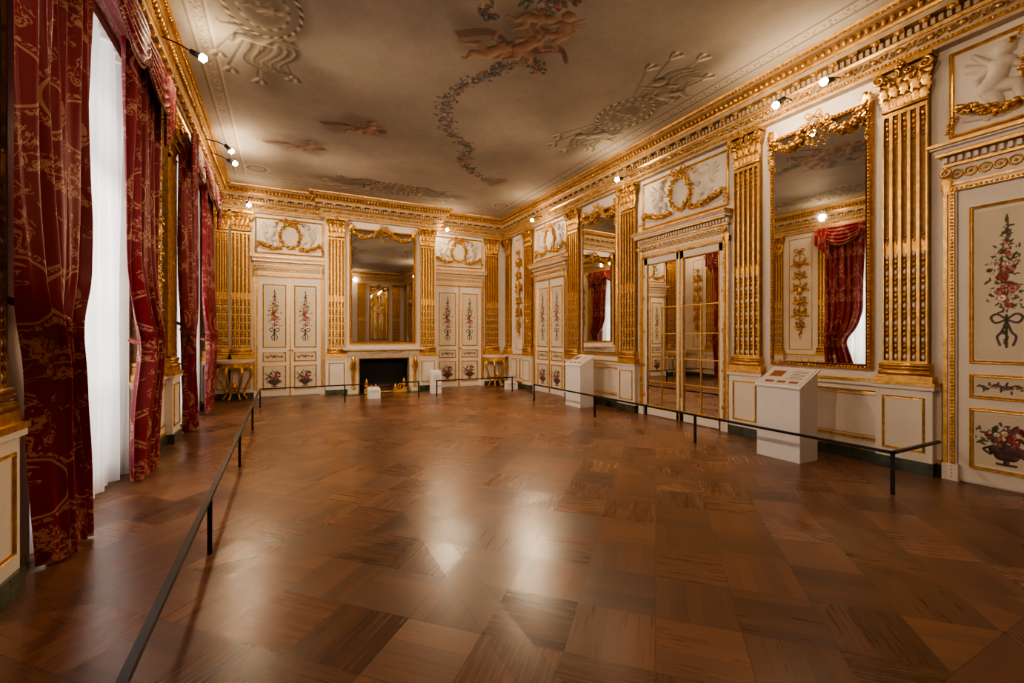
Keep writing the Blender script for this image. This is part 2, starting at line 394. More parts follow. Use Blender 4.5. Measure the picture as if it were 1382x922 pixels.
# ------------------------------------------------------------------ room shell
def rw(name, boxes, mt='white'):
    m = M()
    for bx in boxes: m.box(*bx, mt)
    return put(m.mesh(name), name)
m = M(); m.box(XL-.4, XR+.2, YF-.2, YB+.2, -.1, 0, 'parquet'); put(m.mesh('floor'), 'floor')
rw('wall_right', [(XR, XR+.2, YF-.2, YB+.2, 0, ZC+.1)])
rw('wall_back', [(XL-.35, XR, YB, YB+.2, 0, ZC+.1)])
rw('wall_front', [(XL-.35, XR, YF-.2, YF, 0, ZC+.1)])
WIN = [(-.2, 1.8), (3.85, 5.85), (8.1, 10.1)]
WT = 4.12
ed = [YF]+[q for w in WIN for q in w]+[YB]
rw('wall_left', [(XL-.35, XL, ed[i], ed[i+1], 0, ZC+.1) for i in range(0, len(ed), 2)]+[(XL-.35, XL, a, b_, WT, ZC+.1) for a, b_ in WIN])
FO, FH = .62, .90
m = M()
x0, x1 = CX-BH, CX+BH; y0 = YB-BR
m.box(x0, CX-FO, y0, YB, 0, ZC, 'white'); m.box(CX+FO, x1, y0, YB, 0, ZC, 'white'); m.box(CX-FO, CX+FO, y0, YB, FH, ZC, 'white')
m.box(CX-FO, CX+FO, YB-.02, YB-.005, 0, FH, 'soot'); m.box(CX-FO, CX-FO+.015, y0+.01, YB-.02, 0, FH, 'soot'); m.box(CX+FO-.015, CX+FO, y0+.01, YB-.02, 0, FH, 'soot')
m.box(CX-FO, CX+FO, y0+.01, YB-.02, FH-.015, FH, 'soot')
put(m.mesh('chimney_breast'), 'chimney_breast')

# ------------------------------------------------------------------ entablature sweep
PATH = [(XL, YF), (XR, YF), (XR, YB), (x1, YB), (x1, y0), (x0, y0), (x0, YB), (XL, YB)]
def offs(p):
    out = []; n = len(PATH)
    for i in range(n):
        a = np.array(PATH[i-1]); b_ = np.array(PATH[i]); c = np.array(PATH[(i+1) % n])
        e1 = (b_-a)/np.linalg.norm(b_-a); e2 = (c-b_)/np.linalg.norm(c-b_)
        out.append(b_+p*(np.array([-e1[1], e1[0]])+np.array([-e2[1], e2[0]])))
    return out
m = M()
PR = [(0, ZK, None), (.10, ZK, 'dimwhite'), (.10, ZK+.035, 'dimwhite'), (.115, ZK+.04, 'gold'), (.115, ZK+.075, 'gold'), (.105, ZK+.08, 'dimwhite'), (.105, ZK+.20, 'dimwhite'),
      (.120, ZK+.205, 'gold'), (.135, ZK+.235, 'gold'), (.135, ZK+.30, 'dgold'), (.22, ZK+.315, 'dgold'), (.22, ZK+.37, 'dimwhite'), (.235, ZK+.375, 'gold'),
      (.245, ZK+.40, 'gold'), (.285, ZK+.47, 'dgold'), (.29, ZK+.50, 'dgold'), (.29, ZC-.02, 'dimwhite'), (.315, ZC-.015, 'gold'), (.33, ZC-.03, 'gold'), (.36, ZC-.03, 'gold'), (.37, ZC+.01, 'gold')]
rings = [(offs(p), z) for p, z, _ in PR]
n = len(PATH)
for i in range(1, len(PR)):
    (A, za), (B, zb) = rings[i-1], rings[i]
    for j in range(n):
        k = (j+1) % n
        m.add([(A[j][0], A[j][1], za), (A[k][0], A[k][1], za), (B[k][0], B[k][1], zb), (B[j][0], B[j][1], zb)], [(0, 1, 2, 3)], PR[i][2])
def along(p, step, margin=0.0):
    O = offs(p)
    for j in range(n):
        a, b_ = O[j], O[(j+1) % n]; L = np.linalg.norm(b_-a)
        if L < step*1.2: continue
        t = (b_-a)/L; nn = np.array([-t[1], t[0]]); c = max(1, int(round((L-2*margin)/step)))
        for k in range(c):
            yield a+t*(margin+(k+.5)*(L-2*margin)/c), t, nn
def obox(q, t, nn, w, d, z0, z1, mt):
    a = q-t*w/2; b_ = q+t*w/2+nn*d
    m.box(min(a[0], b_[0]), max(a[0], b_[0]), min(a[1], b_[1]), max(a[1], b_[1]), z0, z1, mt)
for q, t, nn in along(.135, .062): obox(q, t, nn, .036, .03, ZK+.235, ZK+.295, 'dimwhite')
for q, t, nn in along(.135, .21):
    obox(q, t, nn, .085, .08, ZK+.285, ZK+.33, 'gold'); m.lump((q[0]+nn[0]*.07, q[1]+nn[1]*.07, ZK+.29), .03, 'gold')
for q, t, nn in along(.115, .036): m.lump((q[0], q[1], ZK+.057), .016, 'gold')
for q, t, nn in along(.262, .075):
    m.lump((q[0]+nn[0]*.015, q[1]+nn[1]*.015, ZK+.435), .030, 'gold', (1, 1, 1.25), .1)
for q, t, nn in along(.105, .24):
    def W(a, o, z): return (q[0]+t[0]*a+nn[0]*o, q[1]+t[1]*a+nn[1]*o, z)
    zc = ZK+.14
    m.lump(W(0, .015, zc), .034, 'gold', jit=.25)
    for d in (-1, 1):
        sp = [W(d*(.075)+d*.038*(1-.8*k_/9)*cos(pi+2.6*pi*k_/9), .012, zc+d*.038*(1-.8*k_/9)*sin(pi+2.6*pi*k_/9)) for k_ in range(10)]
        m.tube(sp, [.011-.0005*k_ for k_ in range(10)], 'gold', 4, False)
        m.lump(W(d*.045, .01, zc+.03*d), .014, 'gold'); m.lump(W(d*.108, .01, zc-.03*d), .013, 'gold')
for q, t, nn in along(.345, .05): m.lump((q[0], q[1], ZC-.035), .014, 'gold')
put(m.mesh('trim_1'), 'trim_1')

# ------------------------------------------------------------------ ceiling painting
def vnoise(nx, ny, cells, seed):
    r2 = np.random.default_rng(seed); g = r2.random((cells[0]+2, cells[1]+2))
    xs = np.linspace(0, cells[0], nx, endpoint=False); ys = np.linspace(0, cells[1], ny, endpoint=False)
    i = xs.astype(int); j = ys.astype(int); fx = xs-i; fy = ys-j; fx = fx*fx*(3-2*fx); fy = fy*fy*(3-2*fy)
    a = g[np.ix_(i, j)]; b_ = g[np.ix_(i+1, j)]; c = g[np.ix_(i, j+1)]; d = g[np.ix_(i+1, j+1)]
    return (a*(1-fx[:, None])+b_*fx[:, None])*(1-fy[None])+(c*(1-fx[:, None])+d*fx[:, None])*fy[None]
cv = Canvas(XL, XR, YF, YB, 0.016, (.635, .60, .55))
nx, ny = cv.X.shape
N1 = vnoise(nx, ny, (5, 9), 1)*.4+vnoise(nx, ny, (13, 24), 2)*.3+vnoise(nx, ny, (40, 70), 3)*.15+vnoise(nx, ny, (150, 260), 4)*.15
cv.C += (N1[..., None]-.5)*np.array([.17, .15, .13])
LG, DG = np.array((.80, .75, .67)), np.array((.34, .31, .27))
def G(t): return tuple(DG*(1-t)+LG*t)
EX = .60
for xx in (XL+EX, XR-EX):
    for dx, c in ((-.10, .1), (-.075, .95), (.075, .1), (.10, .95)):
        w = cv.win(xx+dx-.012, xx+dx+.012, YF+.55, YB-.9); cv.C[w] = cv.C[w]*.4+np.array(G(c))*.6
for yy in (YF+EX, YB-.95):
    for dx, c in ((-.10, .1), (-.075, .95), (.075, .1), (.10, .95)):
        w = cv.win(XL+.5, XR-.5, yy+dx-.012, yy+dx+.012); cv.C[w] = cv.C[w]*.4+np.array(G(c))*.6
def scroll_band(p0, p1, step):
    p0, p1 = np.array(p0, float), np.array(p1, float); L = np.linalg.norm(p1-p0); t = (p1-p0)/L; nn = np.array([-t[1], t[0]]); k = int(L/step)
    for i in range(k):
        c = p0+t*(i+.5)*L/k
        for q in range(7):
            a = q/7*2*pi*.8; e = c+t*.05*cos(a)+nn*.038*sin(a)*(1 if i % 2 else -1); cv.blob(e[0], e[1], .017, .013, 0, G(.95 if q % 2 else .2), .75)
        e = c+t*.10; cv.blob(e[0], e[1], .04, .014, atan2(t[1], t[0])+.5, G(.9), .6)
for xx in (XL+EX, XR-EX): scroll_band((xx, YF+.7), (xx, YB-1.0), .2)
for yy in (YF+EX, YB-.95): scroll_band((XL+.7, yy), (XR-.7, yy), .2)
def trophy(cx, cy, ang, L, seed=1, headdir=0.0):
    r2 = random.Random(seed)
    R = lambda a, b_: (cx+a*cos(ang)-b_*sin(ang), cy+a*sin(ang)+b_*cos(ang))
    def C(*pts, r=.05, r1=None):
        q = []; sp = spline([R(*p) for p in pts], 5); K = len(sp)-1; r1 = r if r1 is None else r1
        for i in range(K): q.append((sp[i][0], sp[i][1], r+(r1-r)*i/K, sp[i+1][0], sp[i+1][1], r+(r1-r)*(i+1)/K))
        return q
    lt, dk = G(.85), G(-.35)
    for d in (-1, 1):
        for k in range(6): p = R(d*(.3+.2*k*L), -.05+.05*r2.random()); cv.blob(p[0], p[1], .30, .18, ang, G(.1), .28, 1.2)
    for d in (-1, 1):
        for (a, b_, w_) in ((1.05, .42, .03), (.95, -.30, .03), (.8, .52, .022), (1.15, .1, .03)):
            cv.caps(C((0, 0), (d*a*L, b_), r=.016, r1=w_), lt, dk, .9)
            p = R(d*a*L, b_)
            for k in range(4): cv.leafp(p[0], p[1], .16, ang+(0 if d > 0 else pi)+(-.6+.4*k), G(.8 if k % 2 else .1))
        for k in range(9):
            o = -.26+.06*k
            cv.caps(C((d*.2, o*.5), (d*.55*L, o-.10+.03*sin(k*2)), (d*.85*L, o*.8+.05), (d*(.95+.12*r2.random())*L, o*.9-.12), r=.045, r1=.022), G(.8 if k % 2 else .5), G(-.2), .85)
        p = R(d*.62, -.02)
        cv.caps(xf(PUTTO, .70, p[0]-.3*cos(headdir+pi/2), p[1]-.3*sin(headdir+pi/2), d, headdir-d*.5), G(.95), G(-.35), .97, .014)
    p = R(0, 0)
    cv.blob(p[0]+.03, p[1]+.03, .50, .38, ang, G(-.1), .5, .5)
    cv.blob(p[0], p[1], .45, .33, ang, G(.7), 1); cv.blob(p[0], p[1], .42, .30, ang, G(.05), .9); cv.blob(p[0], p[1], .40, .28, ang, G(.55), 1)
    for k in range(26):
        q = k/26*2*pi; a, b_ = R(.35*cos(q), .24*sin(q)); cv.blob(a, b_, .025, .018, q, G(.1 if k % 2 else .85), .8)
    cv.blob(p[0], p[1], .29, .19, ang, G(.3), .95)
    cv.caps(xf(PUTTO, .36, p[0]-.15*cos(headdir+pi/2), p[1]-.15*sin(headdir+pi/2), 1, headdir), G(.85), G(-.1), .95)
    for k in range(44):
        q = k/44*2*pi; a, b_ = R(.47*cos(q), .35*sin(q)); cv.leafp(a, b_, .08, q+ang+1.3, G(.75 if k % 2 else .0))
trophy(XR-1.22, 5.3, pi/2, 1.25, 3, pi/2); trophy(XL+1.22, 5.3, pi/2, 1.25, 5, -pi/2)
trophy(CX, 10.35, 0, 1.2, 7, pi); trophy(CX, .25, 0, 1.2, 9, 0)
for d in (-1, 1):
    for yy in (YB-1.5, YF+1.4):
        cv.ring(CX+d*2.75, yy, .22, .22, .018, G(.9), .6); cv.ring(CX+d*2.75, yy, .16, .16, .014, G(.1), .6)
GP = [(2.44, 3.75), (2.40, 4.3), (2.49, 4.88), (2.39, 5.22), (2.14, 5.78), (2.13, 6.44), (2.5, 7.1), (2.95, 7.5), (3.06, 8.1), (3.55, 8.65), (4.2, 8.95)]
FC = [(.50, .34, .30), (.64, .48, .43), (.44, .43, .48), (.72, .67, .60), (.36, .37, .31), (.32, .33, .28), (.57, .42, .34), (.40, .40, .46)]
for p in spline(GP, 20):
    for k in range(4):
        x, y = p[0]+random.gauss(0, .05), p[1]+random.gauss(0, .05)
        c = random.choice(FC)
        if k < 2: cv.leafp(x, y, .075, random.uniform(0, 6.28), random.choice(FC[4:6]+FC[7:8]))
        else: cv.blob(x, y, random.uniform(.016, .036), None, 0, c, .8); cv.blob(x+.01, y+.01, .012, None, 0, (.74, .68, .62), .6)
SK, SD = (.76, .63, .53), (.34, .255, .21)
def clouds(x, y, s):
    for k in range(34):
        a, r_ = random.uniform(0, 6.28), random.random()*s; g = random.uniform(.38, .58)
        cv.blob(x+r_*cos(a), y+r_*sin(a)*.7, .17*s/.4, .11*s/.4, a, (g*1.04, g*.96, g*.87), .35, 1.0)
def flo(x, y, s, n_):
    for k in range(n_):
        cv.leafp(x+random.gauss(0, s), y+random.gauss(0, s), .1, random.uniform(0, 6.28), FC[4+(k % 2)])
    for k in range(n_): cv.rose(x+random.gauss(0, s*.8), y+random.gauss(0, s*.8), random.uniform(.025, .045), random.choice(FC[:4]+FC[6:]))
def scarf(pts, col):
    for o in (-.03, 0, .03):
        sp = spline([(p[0]+o, p[1]+o) for p in pts], 6)
        cv.caps([(sp[i][0], sp[i][1], .03, sp[i+1][0], sp[i+1][1], .03) for i in range(len(sp)-1)], tuple(np.array(col)*1.3), tuple(np.array(col)*.6), .6)
UP = pi+.48
clouds(2.35, 4.5, .55)
scarf([(1.75, 4.75), (2.1, 4.55), (2.5, 4.7), (2.9, 4.45), (3.1, 4.6)], (.44, .34, .30))
for (x, y, s, f_, a) in ((2.0, 5.0, .66, 1, UP+.35), (2.5, 4.85, .68, -1, UP-.3), (2.8, 4.4, .56, 1, UP-.7), (2.2, 4.25, .48, -1, UP+.6)):
    cv.caps(xf(PUTTO, s, x, y, f_, a), SK, SD, .96, .014)
flo(2.44, 3.72, .14, 30); flo(2.85, 4.9, .08, 8); flo(1.9, 4.3, .07, 8)
for (x, y) in ((1.0, 7.6), (.15, 8.8)):
    al = .9 if x > .5 else .5
    clouds(x, y, .45); scarf([(x-.45, y+.1), (x-.1, y+.0), (x+.2, y+.12), (x+.5, y-.05)], (.42, .33, .29))
    cv.caps(xf(PUTTO, .55, x-.08, y+.2, 1, UP+.4), SK, SD, al); cv.caps(xf(PUTTO, .5, x+.25, y+.15, -1, UP-.5), SK, SD, al)
clouds(4.1, 8.9, .3); cv.caps(xf(PUTTO, .45, 4.15, 9.1, 1, UP), SK, SD, .8); cv.caps(xf(PUTTO, .4, 3.0, 8.2, -1, UP+.3), SK, SD, .7); flo(3.3, 8.4, .08, 8)
P = np.stack([cv.X, cv.Y, np.full_like(cv.X, ZC)], -1)
put(grid_mesh('ceiling', P, MAT['vceil'], col=cv.C, smooth=False), 'ceiling')
m = M(); m.box(XL-.35, XR+.2, YF-.2, YB+.2, ZC+.1, ZC+.2, 'white'); put(m.mesh('ceiling_slab'), 'ceiling_slab')

# ------------------------------------------------------------------ pilaster
def pilaster_mesh(w):
    m = M(True); z0 = .93; hw = w/2
    m.box(-hw-.05, hw+.05, 0, .12, 0.12, .86, 'white'); m.box(-hw-.06, hw+.06, 0, .14, 0, .13, 'green')
    m.frame(-hw+.01, hw-.01, .22, .78, .022, .014, 'gold', .12)
    m.box(-hw-.07, hw+.07, 0, .145, .86, .90, 'white'); m.box(-hw-.08, hw+.08, 0, .155, .90, .935, 'gold')
    m.box(-hw-.05, hw+.05, 0, .125, .935, 1.0, 'gold')
    for zz, rr_, oo in ((1.025, .028, .105), (1.075, .018, .095), (1.105, .022, .098)):
        m.tube([(-hw-.025+.0, oo, zz), (hw+.025, oo, zz)], rr_, 'gold', 8); m.box(-hw-.02, hw+.02, 0, oo, zz-rr_, zz+rr_, 'gold')
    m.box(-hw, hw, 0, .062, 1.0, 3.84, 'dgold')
    nf = 5; fw = w/(nf*1.0); rib = fw*.36
    for k in range(nf+1):
        x = -hw+k*w/nf; a = max(-hw, x-rib/2); b_ = min(hw, x+rib/2)
        m.box(a, b_, .06, .092, 1.12, 3.80, 'gold')
    m.box(-hw, hw, .06, .094, 3.76, 3.80, 'gold'); m.box(-hw, hw, .06, .094, 1.12, 1.15, 'gold')
    for k in range(nf):
        x = -hw+(k+.5)*w/nf
        z = 1.17; j = 0
        while z < 2.25:
            if j % 3 == 0: m.lump((x, .072, z+.02), .017, 'white', (1, 1, 1.9)); z += .075
            else: m.lump((x, .072, z+.01), .019, 'gold', (1, 1, 1.3)); z += .052
            j += 1
        m.leaf(x, .064, 2.27, fw*.8, .16, .02, 'gold'); m.lump((x, .07, 2.46), .012, 'gold')
        z = 3.70
        for r_ in (.02, .018, .016, .014, .011): m.lump((x, .07, z), r_, 'gold', (1, .8, 1.7)); z -= .055
    zc = 3.84
    m.tube([(-hw-.005, .085, zc-.01), (hw+.005, .085, zc-.01)], .018, 'gold', 8)
    vs = []
    for zz, ex in ((zc, 0), (zc+.2, .005), (zc+.37, .05)):
        vs += [(-hw-ex, 0, zz), (hw+ex, 0, zz), (hw+ex, .075+ex, zz), (-hw-ex, .075+ex, zz)]
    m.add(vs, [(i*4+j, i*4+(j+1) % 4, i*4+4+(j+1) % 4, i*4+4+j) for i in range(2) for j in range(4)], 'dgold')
    nl = 6 if w > .3 else 4
    for x in np.linspace(-hw+w/(2*nl), hw-w/(2*nl), nl): m.leaf(x, .072, zc, w/nl*1.1, .13, .07, 'gold')
    for x in np.linspace(-hw+.01, hw-.01, nl-1): m.leaf(x, .08, zc+.07, w/nl*1.15, .19, .09, 'gold')
    for x in np.linspace(-hw*.6, hw*.6, nl-2): m.leaf(x, .085, zc+.17, w/nl, .15, .07, 'gold')
    for d in (-1, 1):
        m.tube(spiral(d*(hw+.005), .15, zc+.325, .058, 1.6, -d, pi/2), [.015]*17, 'gold', 6)
        m.tube(spiral(d*.055, .14, zc+.335, .042, 1.4, d, pi/2), .010, 'gold', 5)
        m.tube([(d*.03, .08, zc+.16), (d*hw*.6, .12, zc+.3), (d*hw, .15, zc+.385)], .012, 'gold', 5)
        m.leaf(d*hw*.8, .09, zc+.2, w/5, .16, .09, 'gold', d*.5)
        for k in range(3): m.lump((d*hw*(.35+.22*k), .14, zc+.25+.02*k), .016, 'gold', jit=.3)
    m.box(-hw-.06, hw+.06, 0, .165, zc+.385, zc+.43, 'gold')
    for k in range(5): q = k*1.256; m.lump((.028*cos(q), .175, zc+.40+.028*sin(q)), .02, 'gold')
    m.lump((0, .18, zc+.40), .016, 'gold')
    return m.mesh('pilaster')
PIL = pilaster_mesh(.38); PILN = pilaster_mesh(.24)
for a in (2.28, 4.08, 6.52, 8.32, 10.42, .18): putw(PIL, 'pilaster', 'R', a)
for a in (11.62, -1.0): putw(PILN, 'pilaster', 'R', a)
for a in (-.88, 5.40): putw(PIL, 'pilaster', 'B', a)
putw(PILN, 'pilaster', 'B', XL+.17)
for a in (CX-1.13, CX+1.13): putw(PIL, 'pilaster', 'C', a)
for a in (3.18, 2.1, 6.12, 7.42, 10.5, -.6): putw(PIL, 'pilaster', 'L', a)
for a in (-.9, 0.9, 3.6, 5.4): putw(PIL, 'pilaster', 'F', a)

# ------------------------------------------------------------------ dado runs
def dado(m, x0, x1, nfr=1):
    m.box(x0, x1, 0, .035, .12, .86, 'white'); m.box(x0, x1, 0, .07, .86, .90, 'white'); m.box(x0, x1, 0, .08, .90, .93, 'gold')
    m.box(x0, x1, 0, .05, .13, .17, 'gold')
    w = (x1-x0)/nfr
    for k in range(nfr):
        a = x0+k*w+.07; b_ = x0+(k+1)*w-.07
        if b_-a > .1: m.frame(a, b_, .24, .80, .03, .018, 'gold', .035); m.frame(a+.05, b_-.05, .29, .75, .008, .008, 'gold', .035)
def base(m, x0, x1): m.box(x0, x1, 0, .07, 0, .125, 'green')
for nm, s_, org, segs in (('right', 'R', 5.3, [(-6.6, -4.86, 2), (-3.30, -.94, 1), (.94, 3.30, 1), (4.86, 6.6, 2)]),
                          ('back', 'B', 0, [(XL, -.6, 1), (5.13, XR, 1)]),
                          ('left', 'L', 0, [(YF, -.25, 1), (1.85, 3.62, 1), (5.95, 8.02, 3), (10.2, YB, 2)]),
                          ('front', 'F', 2.23, [(-3.65, -.80, 2), (.76, 3.65, 2)])):
    m = M(True); m2 = M(True)
    for a, b_, k in segs: dado(m, a, b_, k); base(m2, a, b_)
    putw(m.mesh('dado'), {'right': 'trim_2', 'back': 'trim_3', 'left': 'trim_4', 'front': 'trim_5'}[nm], s_, org)
    putw(m2.mesh('bb'), 'baseboard_'+nm, s_, org)
m = M(True)
for d in (-1, 1): dado(m, *(sorted((d*.95, d*1.38))), 1)
putw(m.mesh('dado'), 'trim_6', 'C', CX)

# ------------------------------------------------------------------ overdoor relief
def overdoor_mesh(hw):
    m = M(True)
    m.frame(-hw, hw, 3.36, 4.2, .035, .025, 'gold', 0)
    n_ = 24; vs = [(0, .03, 3.80)]
    for k in range(n_): q = 2*pi*k/n_; vs.append((.19*cos(q), .03, 3.80+.25*sin(q)))
    m.add(vs, [(0, 1+k, 1+(k+1) % n_) for k in range(n_)], 'plaster')
    garland(m, [(.21*cos(2*pi*k/12+pi/2), .05, 3.80+.27*sin(2*pi*k/12+pi/2)) for k in range(13)], .058, 'gold', .03, 4)
    bow(m, 0, .07, 4.13, .15)
    for d in (-1, 1):
        garland(m, [(d*.08, .06, 4.12), (d*.22, .06, 4.14), (d*.30, .06, 4.05)], .04, 'gold', .03, 3)
        garland(m, swag_pts(d*.18, d*(hw-.10), 3.52, .06, .06, 3.62), .06, 'gold', .028, 5)
        garland(m, [(d*(hw-.1), .05, 3.66), (d*(hw-.04), .05, 3.56), (d*(hw+.0), .05, 3.42)], .045, 'gold', .035, 3)
    return m.mesh('overdoor')
def putti_mesh(hw):
    X_, Z_ = np.meshgrid(np.arange(-hw, hw, .006), np.arange(3.36, 4.2, .006), indexing='ij')
    caps = []
    for d in (-1, 1): caps += xf(PUTTO, .60, d*(hw*.60), 3.56, -d, d*.12)
    cl = []
    for d in (-1, 1):
        for k in range(5): cl.append((d*(hw*.35+.03*k), 3.50-.01*k, .03, d*(hw*.92), 3.62-.03*k, .018))
    H = np.maximum(hfield(caps, X_, Z_, .006)*.75, hfield(cl, X_, Z_, .006)*.7)
    keep = H > .001
    P = np.stack([X_, -(H+.003), Z_], -1)
    return grid_mesh('putti', P, MAT['plaster'], keep=keep)

# ------------------------------------------------------------------ door paintings
IV = (.81, .77, .69)
DC = [(.50, .20, .18), (.68, .42, .38), (.78, .66, .55), (.36, .34, .42), (.56, .28, .29), (.82, .75, .66), (.40, .15, .16)]
GC = [(.22, .24, .17), (.28, .29, .21), (.16, .18, .15)]
def noisebg(c, amt=.03):
    n_ = vnoise(c.X.shape[0], c.X.shape[1], (4, 10), 5); c.C += (n_[..., None]-.5)*amt
c1 = Canvas(-.205, .205, 1.19, 2.58, .006, IV); noisebg(c1)
for k in range(170):
    t = random.random(); z = 1.62+.80*t; w = .03+.058*(1-abs(t-.35)/.65)**1.0
    if t > .8: w = .016
    a = random.uniform(0, 6.28); c1.leafp(random.gauss(0, w*.75), z, random.uniform(.025, .048), a, random.choice(GC))
for k in range(74):
    t = random.random(); z = 1.66+.72*t; w = .025+.05*(1-abs(t-.4)/.6)
    if t > .75: w = .015
    c1.rose(random.gauss(0, w*.7), z, random.uniform(.010, .024)*(1.2-t*.5), random.choice(DC))
c1.rose(-.025, 1.95, .038, DC[0]); c1.rose(.038, 1.84, .036, DC[1]); c1.rose(-.03, 1.76, .034, DC[5]); c1.rose(.018, 2.07, .03, DC[2])
c1.stroke([(0, 2.35), (.01, 2.44), (0, 2.52)], .006, GC[0]); c1.blob(0, 2.47, .012, .03, 0, GC[1])
RB = (.30, .24, .27)
for d in (-1, 1):
    c1.stroke([(0, 1.56), (d*.06, 1.61), (d*.10, 1.58), (d*.07, 1.53), (0, 1.56)], .009, RB); c1.stroke([(0, 1.55), (d*.03, 1.45), (d*.06, 1.40), (d*.04, 1.32)], .009, RB)
c1.stroke([(0, 1.6), (0, 1.3)], .009, GC[0]);
for k in range(10): c1.leafp(0, 1.32+.025*k, .04, random.uniform(0, 3.1), GC[k % 3])
c2 = Canvas(-.205, .205, .855, 1.015, .006, IV); noisebg(c2)
for d in (-1, 1):
    c2.stroke([(0, .93), (d*.07, .96), (d*.13, .91), (d*.18, .95)], .006, GC[0])
    for k in range(12): c2.leafp(d*.015*k, .935+random.gauss(0, .012), .035, random.uniform(0, 6.28), GC[k % 3])
    for k in range(4): c2.rose(d*(.03+.04*k), .935, .014, DC[k])
c2.rose(0, .935, .025, DC[3])
c3 = Canvas(-.205, .205, .20, .68, .006, IV); noisebg(c3)
c3.caps([(-.07, .36, .05, .07, .36, .05), (-.04, .31, .04, .04, .31, .04), (0, .26, .02, 0, .24, .02), (-.06, .235, .012, .06, .235, .012)], (.50, .36, .38), (.14, .09, .10), 1, .01)
for d in (-1, 1): c3.stroke([(d*.11, .38), (d*.15, .35), (d*.10, .31)], .009, (.25, .15, .18))
for k in range(90): c3.leafp(random.gauss(0, .07), .48+random.gauss(0, .045), random.uniform(.03, .055), random.uniform(0, 6.28), random.choice(GC))
for k in range(46): c3.rose(random.gauss(0, .06), .48+random.gauss(0, .04), random.uniform(.012, .027), random.choice(DC))
PM = [c1.wallmesh('bouquet_painting', .036), c2.wallmesh('sprig_painting', .036), c3.wallmesh('basket_painting', .036)]

def casing(m, hw, full=True):
    for d in (-1, 1):
        a, b_ = sorted((d*(hw-.10), d*hw)); m.box(a, b_, 0, .05, 0, 2.90, 'white')
        a, b_ = sorted((d*(hw-.085), d*(hw-.05))); m.box(a, b_, .05, .07, 0, 2.86, 'gold')
        a, b_ = sorted((d*(hw-.03), d*hw)); m.box(a, b_, .05, .062, 0, 2.89, 'gold')
        z = .04
        while z < 2.86: m.lump((d*(hw-.067), .07, z), .014, 'gold'); z += .034
        m.box(*sorted((d*(hw-.115), d*(hw+.005))), 0, .08, 0, .16, 'white')
    m.box(-hw, hw, 0, .05, 2.82, 2.90, 'white'); m.box(-hw+.05, hw-.05, .05, .07, 2.825, 2.86, 'gold'); m.box(-hw, hw, .05, .062, 2.885, 2.905, 'gold')
    x = -hw+.07
    while x < hw-.05: m.lump((x, .07, 2.842), .014, 'gold'); x += .034
    m.box(-hw+.02, hw-.02, 0, .05, 2.90, 3.08, 'white')
    x = -hw+.10; k = 0
    while x < hw-.06:
        m.tube([(x+.042*cos(q), .055, 2.99+.042*sin(q)) for q in np.linspace(0, 2*pi, 9)], .010, 'gold', 4, False)
        m.lump((x, .055, 2.99), .018, 'gold'); x += .098
    m.box(-hw, hw, 0, .08, 3.07, 3.10, 'gold')
    x = -hw+.02
    while x < hw: m.box(x, x+.03, .08, .12, 3.10, 3.15, 'white'); x += .055
    m.box(-hw, hw, 0, .08, 3.10, 3.16, 'white')
    for (e, o, za, zb, mt) in ((.05, .17, 3.16, 3.19, 'gold'), (.06, .18, 3.19, 3.225, 'white'), (.08, .21, 3.225, 3.245, 'white'), (.10, .235, 3.245, 3.275, 'gold')):
        m.box(-hw-e+.03, hw+e-.03, 0, o, za, zb, mt)
    for d in (-1, 1):
        m.tube(spiral(d*(hw-.03), .12, 3.0, .05, 1.3, d, pi/2), .014, 'gold', 5); m.leaf(d*(hw-.03), .06, 2.80, .08, .2, .06, 'gold')
def door_mesh(hw):
    m = M(True); casing(m, hw); lw = hw-.10
    m.box(-lw, lw, -.0, .018, 0.0, 2.82, 'white')
    for d in (-1, 1):
        cx = d*lw/2
        m.box(cx-lw/2+.004, cx+lw/2-.004, .018, .034, .015, 2.815, 'white')
        for (za, zb) in ((1.15, 2.64), (.82, 1.05), (.15, .73)):
            m.frame(cx-.245, cx+.245, za, zb, .028, .022, 'gold', .034)
        m.frame(cx-.225, cx+.225, 1.17, 2.62, .008, .01, 'gold', .034)
    m.box(-.018, .018, .034, .052, .02, 2.81, 'gold'); m.lump((.05, .07, 1.08), .028, 'gold'); m.tube([(.05, .06, 1.08), (.05, .08, 1.08), (-.05, .085, 1.08)], .010, 'gold', 6)
    return m.mesh('door')
HWS = .76
DM = door_mesh(HWS); OD = overdoor_mesh(HWS-.03); PT = putti_mesh(HWS-.07)
i_ = 0
for s_, a in (('B', CX-2.13), ('B', CX+2.13), ('R', 9.38), ('R', 1.22), ('F', CX)):
    i_ += 1; ob = putw(DM, 'door_%d' % i_, s_, a); lw = HWS-.10
    for d in (-1, 1):
        for k, pm in enumerate(PM): put(pm, ('bouquet_panel', 'sprig_panel', 'basket_panel')[k], (d*lw/2, 0, 0), 0, ob)
    od = putw(OD, 'overdoor_relief', s_, a); put(PT, 'putti', (0, 0, 0), 0, od)
